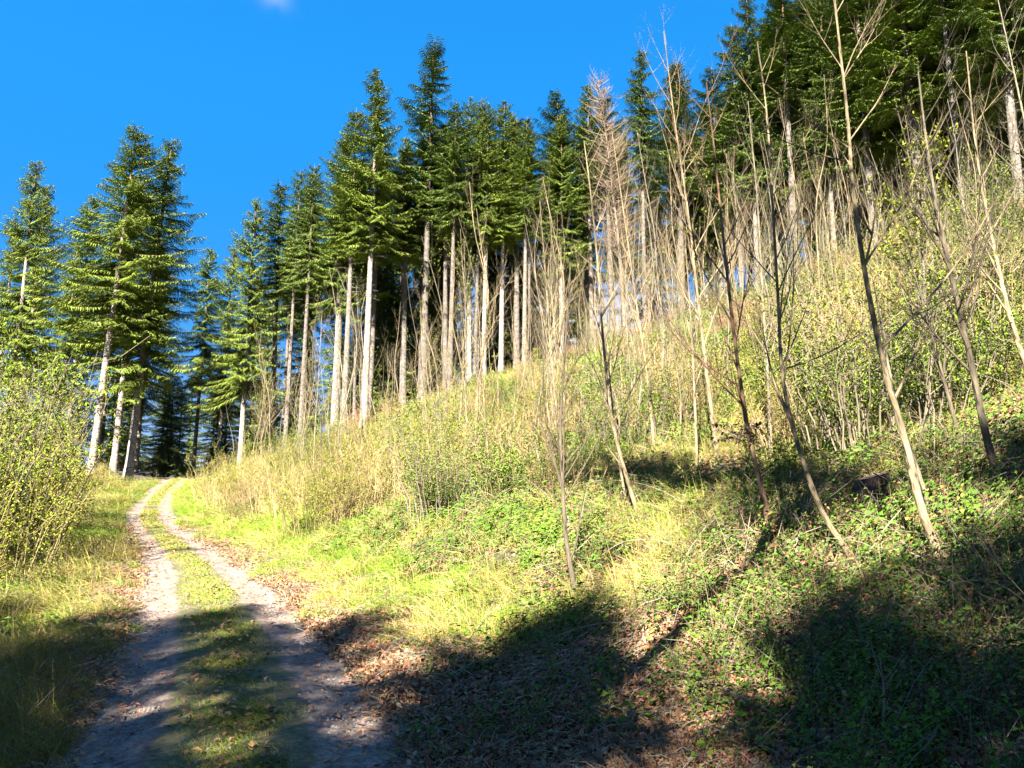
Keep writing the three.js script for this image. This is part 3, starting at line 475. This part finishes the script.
  // hillside
  for (let i = 0, n = 0; i < 3000 && n < 140; i++) {
    const d = 13 * (66 / 13) ** r(), px = -0.3 + 1.05 * r(), x = px * d, u = uOf(x, d); if (u < 5) continue; n++;
    const red = fbm(x * 0.11 + 3, d * 0.11, 91, 3), k = red > 0.5 && d > 24 ? [3, 3, 4][Math.floor(r() * 3)] : (d > 32 ? [3, 4, 4, 2, 3, 5] : [2, 4, 0, 2, 4, 5])[Math.floor(r() * 6)];
    put(k, x, d, 0.5 + 0.6 * r() + (d > 40 ? 0.2 : 0), (k === 3 ? 'red-brown brushwood shrub ' : k === 2 ? 'low fresh-green shrub ' : k === 5 ? 'dark-stemmed leafy shrub ' : k === 4 ? 'pale thin-stemmed shrub ' : 'yellow-green leafy shrub ') + upSlope(d) + ', ' + sector(x, d), k === 3 ? 'red-brown shrubs on the slope' : k === 2 ? 'green shrubs on the slope' : 'pale shrubs on the slope');
  }
}
console.log('shrubs done');

// ---------------------------------------------------------------- ground cover that nobody could count, in patches about a metre across
const gGreen = (r) => { const k = 0.7 + 0.6 * r(); return r() < 0.14 ? [0.40 * k, 0.33 * k, 0.09 * k] : [0.185 * k, 0.31 * k, 0.02 * k]; };
const gStraw = (r) => { const k = 0.65 + 0.55 * r(); return r() < 0.3 ? [0.21 * k, 0.29 * k, 0.025 * k] : [0.48 * k, 0.375 * k, 0.12 * k]; };
const gDry = (r) => { const k = 0.65 + 0.55 * r(); return r() < 0.65 ? [0.21 * k, 0.32 * k, 0.03 * k] : [0.46 * k, 0.36 * k, 0.13 * k]; };
const spot = (r, R) => { const a = r() * 6.283, q = R * Math.sqrt(r()); return V(Math.cos(a) * q, 0, Math.sin(a) * q); };
function addBlade(g, r, b, h, wid, col, curve) {
  const hh = h * (0.4 + 0.75 * r()), o = curve * (0.2 + r()), a = r() * 6.283, ca = Math.cos(a) * o * hh, sa = Math.sin(a) * o * hh; b.y = -0.03;
  g.strip([0, 0.45, 1].map((t) => b.clone().add(V(ca * t * t, hh * t * (1 - 0.3 * o * t), sa * t * t))), wid * (0.7 + 0.6 * r()), V(Math.cos(a + 0.5), 0.3, Math.sin(a + 0.5)).normalize(), col(r));
}
function addHerb(g, r, b, h, len, col, stem) {
  const hh = h * (0.35 + 0.8 * r()), e = b.clone().add(V((r() - 0.5) * 0.9 * hh, hh, (r() - 0.5) * 0.9 * hh)); b.y = -0.03;
  g.strip([b, b.clone().lerp(e, 0.6), e], 0.006, V(r() - 0.5, 0.1, r() - 0.5).normalize(), stem);
  const k = 3 + Math.floor(4 * r()), q = 0.45 + 1.1 * r() * r() + 0.2 * r();
  for (let j = 0; j < k; j++) { const m = b.clone().lerp(e, 0.2 + 0.8 * ((j + r()) / k)), t = j * 2.4 + r(); g.leaf(m, V(Math.cos(t), 0.5 * (r() - 0.35), Math.sin(t)).normalize(), V(0.9 * (r() - 0.5), 1, 0.9 * (r() - 0.5)).normalize(), len * q * (0.6 + 0.7 * r()), len * q * (0.45 + 0.25 * r()), col(r)); }
}
function addDead(g, r, b) { const k = 0.45 + 0.8 * r(), pale = r() < 0.2; b.y = 0.008 + 0.035 * r(); g.leaf(b, V(r() - 0.5, 0.35 * (r() - 0.45), r() - 0.5).normalize(), V(0.9 * (r() - 0.5), 1, 0.9 * (r() - 0.5)).normalize(), 0.04 + 0.05 * r(), 0.03 + 0.025 * r(), pale ? [0.46 * k, 0.36 * k, 0.22 * k] : [0.52 * k, 0.225 * k * (0.8 + 0.5 * r()), 0.115 * k], 0.35 * r()); }
function addTwig(g, r, b, L, rise = 0.15) { const a = r() * 6.28, k = 0.35 + 0.75 * r(), e = V(Math.cos(a), rise * (r() * 1.4 - 0.2), Math.sin(a)); b.y = 0.015 + 0.03 * r(); const m = b.clone().addScaledVector(e, L * 0.5).add(V(0, 0.12 * L * r(), 0)); g.tube([b, m, b.clone().addScaledVector(e, L)], [0.005, 0.004, 0.0015], 3, [0.46 * k, 0.37 * k, 0.25 * k]); }
function addStone(g, r, b, s) { const k = 0.2 + 0.24 * r(), c = [k * 1.08, k * 0.93, k * 0.82], n = []; for (let i = 0; i < 5; i++) { const a = i * 1.2566 + r() * 0.6, q = s * (0.7 + 0.5 * r()); n.push(V(b.x + Math.cos(a) * q, -0.003, b.z + Math.sin(a) * q)); } const t = V(b.x + (r() - 0.5) * s * 0.6, s * (0.45 + 0.5 * r()), b.z + (r() - 0.5) * s * 0.6); for (let i = 0; i < 5; i++) g.tri(n[(i + 1) % 5], n[i], t, c); }
function patch(seed, fn) { const g = new Geo(); fn(g, rng(seed)); return g; }
const many = (n, f) => { for (let i = 0; i < n; i++) f(i); };
const bramLeaf = (r) => { const k = 0.6 + 0.7 * r(); return r() < 0.25 ? [0.28 * k, 0.16 * k, 0.07 * k] : [0.09 * k, 0.15 * k, 0.03 * k]; };
const herbLeaf = (r) => { const k = 0.65 + 0.6 * r(); return r() < 0.12 ? [0.30 * k, 0.24 * k, 0.06 * k] : [0.12 * k, 0.23 * k, 0.022 * k]; };
const RP = 0.5;
const MAKE = {
  centre: (g, r) => { many(210, () => addBlade(g, r, spot(r, 0.3), 0.08, 0.007, gDry, 0.9)); many(4, () => addDead(g, r, spot(r, 0.3))); },
  green: (g, r) => { for (let k = 0; k < 16; k++) { const c = spot(r, RP), h = 0.14 + 0.16 * r(); many(17, () => addBlade(g, r, c.clone().add(spot(r, 0.12)), h, 0.008, gGreen, 0.9)); } many(8, () => addDead(g, r, spot(r, RP))); },
  straw: (g, r) => { for (let k = 0; k < 13; k++) { const c = spot(r, RP), h = 0.25 + 0.35 * r(); many(17, () => addBlade(g, r, c.clone().add(spot(r, 0.12)), h, 0.007, gStraw, 1.1)); } many(60, () => addBlade(g, r, spot(r, RP), 0.12, 0.007, gGreen, 0.8)); many(5, () => addTwig(g, r, spot(r, RP), 0.2 + 0.3 * r(), 1)); },
  herb: (g, r) => { for (let k = 0; k < 12; k++) { const c = spot(r, RP), h = 0.12 + 0.26 * r(); many(5, () => addHerb(g, r, c.clone().add(spot(r, 0.12)), h, 0.07, herbLeaf, [0.2, 0.2, 0.06])); } many(55, () => addBlade(g, r, spot(r, RP), 0.2, 0.007, gStraw, 1)); many(12, () => addDead(g, r, spot(r, RP))); many(5, () => addTwig(g, r, spot(r, RP), 0.2 + 0.4 * r(), 0.5)); },
  bramble: (g, r) => { for (let k = 0; k < 12; k++) { const c = spot(r, RP), h = 0.12 + 0.3 * r(); many(4, () => addHerb(g, r, c.clone().add(spot(r, 0.14)), h, 0.055, bramLeaf, [0.3, 0.17, 0.11])); } many(50, () => addDead(g, r, spot(r, RP))); many(12, () => addTwig(g, r, spot(r, RP), 0.2 + 0.6 * r(), 0.7)); many(30, () => addBlade(g, r, spot(r, RP), 0.26, 0.006, gStraw, 1.2)); },
  litter: (g, r) => { many(150, () => addDead(g, r, spot(r, RP))); many(5, () => addTwig(g, r, spot(r, RP), 0.12 + 0.4 * r(), 0.3)); many(5, () => addHerb(g, r, spot(r, RP), 0.14, 0.045, bramLeaf, [0.3, 0.2, 0.1])); many(22, () => addBlade(g, r, spot(r, RP), 0.12, 0.006, gDry, 1)); },
  gravel: (g, r) => { many(80, () => addStone(g, r, spot(r, 0.3), 0.004 + 0.02 * r() ** 5)); many(3, () => addDead(g, r, spot(r, 0.3))); },
};
{
  const r = rng(1234), L = {}; for (const k in MAKE) L[k] = [[], []];
  const add = (kind, x, d, s, h, tone = 0.25) => { const k = 1 - tone / 2 + tone * r(); L[kind][r() < 0.5 ? 0 : 1].push({ x, d, ry: r() * 6.283, s: s * (0.8 + 0.4 * r()), h: h * (0.75 + 0.5 * r()), c: [k * (0.93 + 0.14 * r()), k, k * (0.9 + 0.2 * r())] }); };
  for (let i = 0; i < 7800; i++) {
    const d = 2.3 * (66 / 2.3) ** (r() ** 0.85), x = (-0.95 + 1.9 * r()) * (d + 0.8), u = uOf(x, d), au = Math.abs(u);
    if (u < -15 || (d > 30 && u > 48) || au < 1.15) continue;
    const s = Math.min(0.8 * (d / 7) ** 0.62, Math.max(0.45, (au - 0.9) * 2)), h = 0.85 * (1 + d / 45), n1 = fbm(x * 0.5, d * 0.5, 51, 3), n2 = fbm(x * 0.55 + 20, d * 0.55, 53, 3), q = r();
    if (u > 0) {
      const verge = 1 - ss(2.4, 4.2, u), edge = 1 - ss(1.3, 2.3, u + 0.8 * (n1 - 0.5)), front = ss(8.2, 6.2, d - 0.25 * Math.max(0, u));
      if (q < edge * (d < 24 ? 0.85 : 0.35)) add('litter', x, d, s, h);
      else if (front > r()) { const z = r(), lit = ss(4.6, 2.2, u) * 0.6 + 0.3; add(z < lit ? 'litter' : z < 0.78 ? 'bramble' : 'herb', x, d, s, h); }
      else if (r() < verge) add(r() < 0.74 ? 'green' : r() < 0.6 ? 'straw' : 'litter', x, d, s, h * 0.75);
      else if (d < 15 && u > 3.4 && fbm(x * 0.9, d * 0.9, 97, 3) < 0.47) { const z = r(); if (z < 0.72) add(z < 0.3 ? 'litter' : z < 0.55 ? 'bramble' : 'straw', x, d, s, h, 0.5); }
      else if (n1 > 0.49) add(r() < 0.68 ? 'herb' : r() < 0.6 ? 'bramble' : 'green', x, d, s, h, 0.6); else add(n2 > 0.52 ? (r() < 0.25 ? 'straw' : r() < 0.5 ? 'herb' : 'green') : r() < 0.3 ? 'bramble' : r() < 0.3 ? 'herb' : r() < 0.55 ? 'litter' : r() < 0.5 ? 'herb' : 'straw', x, d, s, h, 0.5);
    } else {
      const edge = 1 - ss(1.3, 2.4, au + 0.8 * (n1 - 0.5));
      if (q < edge * 0.7) add(d < 22 && r() < 0.75 ? 'litter' : 'green', x, d, s, h * 0.6); else add(n2 > 0.42 ? 'straw' : r() < 0.6 ? 'green' : 'herb', x, d, s, h * (au > 3 ? 1.25 : 0.8));
    }
  }
  // the grassy middle of the track, and loose stones in the ruts
  for (let i = 0; i < 900; i++) { const d = 2.5 * (72 / 2.5) ** r(), u = (r() + r() - 1) * (0.16 + 0.15 * ss(16, 8, d)), x = trackX(d) + u / 0.9; if (r() < 0.3 + 0.7 * ss(0.36, 0.55, fbm(x * 1.2, d * 1.2, 57, 3))) add('centre', x, d, 0.7 * (1 + d / 60), 0.7 + d / 50); }
  for (let i = 0; i < 700; i++) { const d = 2.5 * (40 / 2.5) ** r(), u = (r() < 0.5 ? -1 : 1) * (rutAt(d) + (r() + r() - 1) * 0.3), x = trackX(d) + u / 0.9; add('gravel', x, d, 0.8 * (1 + d / 50), 0.8 + d / 60); }
  for (let i = 0; i < 1150; i++) { const d = 2.6 * (28 / 2.6) ** r(), sd = r() < 0.4 ? -1 : 1, u = sd * (rutAt(d) + 0.36 + (sd > 0 ? 1.1 + 0.8 * ss(14, 6, d) : 0.6) * r() ** 1.4), x = trackX(d) + u / 0.9; if (fbm(x * 0.9, d * 0.9, 58, 3) > 0.37) add('litter', x, d, 0.42 + d / 48, 0.8); }
  for (let i = 0; i < 520; i++) { const right = r() < 0.62, d = (right ? 13 : 20) * (66 / (right ? 13 : 20)) ** r(), u = right ? 1.35 + 1.7 * r() : -1.35 - 1.2 * r(), x = trackX(d) + u / 0.9; add('green', x, d, 0.6 + d / 60, 0.55 + d / 90); }
  const NAME = { centre: ['track_grass', 'short dry grass along the middle of the track', 'grass', grassMat], green: ['long_grass', 'green grass along the verges', 'grass', grassMat], straw: ['straw_grass', 'long dry straw-coloured grass on the verges and slope', 'grass', grassMat], herb: ['herb_cover', 'fresh green herbs covering the slope', 'herbs', leafMat], bramble: ['bramble_cover', 'tangled low brambles and twigs over the slope foot', 'brambles', leafMat], litter: ['leaf_litter', 'fallen red-brown leaves beside the track and at the slope foot', 'leaves', dryMat], gravel: ['gravel', 'small loose stones in the wheel ruts', 'gravel', stoneMat] };
  let seed = 700;
  for (const k in MAKE) for (const list of L[k]) { const [n, label, cat, mat] = NAME[k]; stuff(n, label, cat, patch(seed++, MAKE[k]), mat, list, label); }
  console.log(Object.entries(L).map(([k, v]) => k + ' ' + v.map((a) => a.length)).join(', '));
}
// ---------------------------------------------------------------- an unseen leafy bough, added and shaped to shade a band of the slope
{
  const o = thing('added_shade_tree', 'broad-leaved tree behind the camera, its bough over the track', 'tree'), r = rng(3131); o.position.set(-4.7, height(-4.7, -8.6) - 0.2, 8.6);
  const t = new Geo(), f = new Geo(); t.tube(smooth([V(0, -0.3, 0), V(0.2, 5, 0.1), V(0.5, 10, -0.5), V(0.7, 15, -0.8)], 14), (s) => 0.2 * (1 - s) + 0.02, 8, BARK_G); mesh('trunk', t, barkMat, o);
  const spine = smooth([V(0.45, 9.4, -0.4), V(2.4, 11.4, -2.0), V(4.1, 12.5, -3.9), V(3.2, 13.0, -6.3), V(1.7, 13.1, -8.6)], 12), b = new Geo(); b.tube(spine, (s) => 0.09 * (1 - s) + 0.01, 6, BARK_G);
  for (let k = 0; k < 130; k++) {
    const q = 0.35 + 0.65 * r(), m = spine[Math.round(q * 12)], a = r() * 6.283, e = m.clone().add(V(Math.cos(a) * 1.5 * r(), (r() - 0.45) * 1.1, Math.sin(a) * 1.5 * r()));
    b.tube([m, m.clone().lerp(e, 0.5).add(V(0, 0.12, 0)), e], [0.016, 0.01, 0.003], 3, BARK_G);
    many(40, () => f.leaf(m.clone().lerp(e, 0.3 + 0.75 * r()).add(V((r() - 0.5) * 0.5, (r() - 0.5) * 0.5, (r() - 0.5) * 0.5)), V(r() - 0.5, r() - 0.6, r() - 0.5).normalize(), V(r() - 0.5, 1, r() - 0.5).normalize(), 0.12 + 0.07 * r(), 0.1, gr(r)));
  }
  mesh('bough', b, barkMat, o); mesh('foliage', f, leafMat, o);
}
// ---------------------------------------------------------------- stump, canes and fallen wood
{
  const o = thing('tree_stump', 'low dark red-brown stump half hidden in herbs behind the swept-foot tree', 'stump'), r = rng(71), x = 3.95, d = 8.5; o.position.set(x, height(x, d), -d);
  const g = new Geo(), ring = (y, q) => { const n = []; for (let k = 0; k < 18; k++) { const a = (k / 18) * 6.283, w = q * (0.9 + 0.22 * noise(Math.cos(a) * 2 + 4, Math.sin(a) * 2 + 4, 8)); n.push(V(Math.cos(a) * w, y + 0.05 * Math.cos(a), Math.sin(a) * w)); } return n; };
  const rs = [ring(-0.15, 0.3), ring(0.02, 0.22), ring(0.12, 0.185), ring(0.27, 0.175)];
  for (let j = 0; j < 3; j++) for (let k = 0; k < 18; k++) { const a = rs[j][k], b = rs[j][(k + 1) % 18], c = rs[j + 1][(k + 1) % 18], e = rs[j + 1][k], q = 0.6 + 0.6 * r(), col = [0.09 * q, 0.055 * q, 0.042 * q]; g.tri(a, c, b, col); g.tri(a, e, c, col); }
  mesh('trunk', g, dryMat, o);
  const top = new Geo(), T = rs[3], c = V(0, 0.258, 0); for (let k = 0; k < 18; k++) { const q = 0.75 + 0.4 * r(); top.tri(T[(k + 1) % 18], T[k], c, [0.14 * q, 0.09 * q, 0.065 * q]); } mesh('cut_face', top, dryMat, o);
}
// an arching cane or a fallen branch through points given as [x, d, height over the ground]
function wood(name, label, category, pts, r0, col, seed, sideN) {
  const o = thing(name, label, category), [bx, bd] = pts[0], by = height(bx, bd); o.position.set(bx, by, -bd);
  const P = smooth(pts.map(([x, d, h]) => V(x - bx, height(x, d) + h - by, -(d - bd))), 16), r = rng(seed), g = new Geo();
  g.tube(P, (t) => r0 * (1 - 0.7 * t) * (0.9 + 0.2 * noise(t * 20, seed)), 6, (t) => { const k = 0.75 + 0.45 * noise(t * 16, seed, 2); return [col[0] * k, col[1] * k, col[2] * k]; }); mesh('stem', g, barkMat, o);
  for (let k = 0; k < sideN; k++) { const b = new Geo(), m = P[3 + Math.floor(12 * r())]; branch(b, r, m, V(r() - 0.5, 0.3 + 0.5 * r(), r() - 0.5), 0.2 + 0.35 * r(), r0 * 0.5, 1, col); mesh('side_twig', b, barkMat, o); }
}
const PALE = [0.74, 0.63, 0.45], WOODG = [0.42, 0.36, 0.28];
wood('bramble_cane', 'pale arching cane curving down to the foot of the red-brown tree', 'cane', [[0.9, 13.6, 0.05], [1.45, 12.4, 0.42], [2.05, 10.2, 0.5], [2.35, 7.5, 0.05]], 0.008, PALE, 1, 0);
wood('bramble_cane', 'thin pale cane arching over the stump', 'cane', [[3.4, 9.8, 0.03], [3.75, 9.2, 0.42], [4.1, 8.4, 0.45], [4.4, 7.6, 0.08]], 0.007, PALE, 2, 0);
wood('bramble_cane', 'straw-pale cane bowed over the herbs between the forked and leaning trees', 'cane', [[0.95, 9.6, 0.03], [1.3, 9.2, 0.35], [1.75, 8.6, 0.3], [2.0, 8.1, 0.02]], 0.007, PALE, 3, 1);
wood('bramble_cane', 'dark arching cane in the shade below the thickest tree', 'cane', [[2.5, 5.4, 0.03], [2.75, 5.3, 0.4], [3.1, 5.1, 0.4], [3.4, 4.9, 0.05]], 0.007, WOODG, 4, 1);
wood('dead_stalk', 'upright pale broken stalk in the dark foreground at the right', 'stalk', [[1.98, 4.35, -0.03], [2.0, 4.34, 0.2], [1.99, 4.33, 0.42]], 0.011, PALE, 5, 2);
wood('fallen_branch', 'pale stick lying against the upright broken stalk', 'branch', [[1.99, 4.3, 0.17], [2.1, 4.28, 0.1], [2.3, 4.2, 0.03]], 0.009, PALE, 6, 0);
wood('fallen_branch', 'long grey branch lying slantwise in the shaded foreground', 'branch', [[1.1, 6.0, 0.06], [1.3, 5.4, 0.12], [1.55, 4.8, 0.08], [1.75, 4.3, 0.05]], 0.012, WOODG, 7, 3);
wood('fallen_branch', 'thin branch on the red-brown leaves nearest the track', 'branch', [[-0.1, 6.4, 0.03], [0.25, 6.2, 0.1], [0.7, 6.15, 0.05]], 0.010, PALE, 8, 2);
wood('fallen_branch', 'crooked pale branch below the dark-footed forked tree', 'branch', [[0.3, 7.4, 0.03], [0.7, 7.2, 0.12], [1.15, 7.3, 0.06], [1.5, 7.1, 0.04]], 0.011, PALE, 9, 3);
wood('fallen_branch', 'grey branch pointing out of the bottom right photo corner', 'branch', [[2.0, 4.0, 0.05], [2.4, 4.3, 0.15], [2.95, 4.6, 0.1]], 0.010, WOODG, 10, 3);
wood('fallen_branch', 'bleached branch lying on the sunlit grass bank', 'branch', [[-1.3, 12.3, 0.04], [-0.8, 11.7, 0.14], [-0.2, 11.5, 0.08]], 0.012, PALE, 11, 3);
wood('dead_stalk', 'thin upright stalk beside the red-brown leaves in the foreground', 'stalk', [[0.5, 5.5, -0.03], [0.53, 5.48, 0.18], [0.5, 5.47, 0.36]], 0.007, PALE, 12, 1);
{ // the bunch of dead leaves caught on the red-brown tree
  const tree = scene.children.find((c) => c.userData.label?.includes('bunch of dead leaves')), r = rng(44), g = new Geo();
  many(110, () => { const p = V(-0.3 + (r() - 0.5) * 0.5, 1.12 + (r() - 0.5) * 0.2, (r() - 0.5) * 0.25), k = 0.5 + 0.7 * r(); g.leaf(p, V(r() - 0.5, -0.6 * r(), r() - 0.5).normalize(), V(r() - 0.5, 1, r() - 0.5).normalize(), 0.06 + 0.03 * r(), 0.04, [0.2 * k, 0.13 * k, 0.085 * k]); });
  many(14, () => { const p = V(-0.3 + (r() - 0.5) * 0.2, 1.1, (r() - 0.5) * 0.1); g.tube([p, p.clone().add(V((r() - 0.5) * 0.6, (r() - 0.4) * 0.2, (r() - 0.5) * 0.3))], [0.005, 0.002], 3, [0.2, 0.14, 0.1]); });
  const m = mesh('dead_leaf_bunch', g, dryMat, tree); m.userData.kind = 'stuff';
}
// things that share a description, few enough to count: say which one from the left
{
  const by = new Map(); for (const o of scene.children) { const l = o.userData.label; if (l && o.userData.group && o.userData.kind !== 'stuff') by.set(l, [...(by.get(l) ?? []), o]); }
  const ORD = ['leftmost', 'second from left', 'third from left', 'fourth from left', 'fifth from left'];
  for (const [l, list] of by) if (list.length > 1 && list.length <= 5 && l.split(' ').length <= 13 && !l.includes('behind the camera')) list.sort((a, b) => a.position.x / -a.position.z - b.position.x / -b.position.z).forEach((o, i) => { o.userData.label = l + ', ' + (i === list.length - 1 ? 'rightmost' : ORD[i]); });
}
renderer.render(scene, camera);
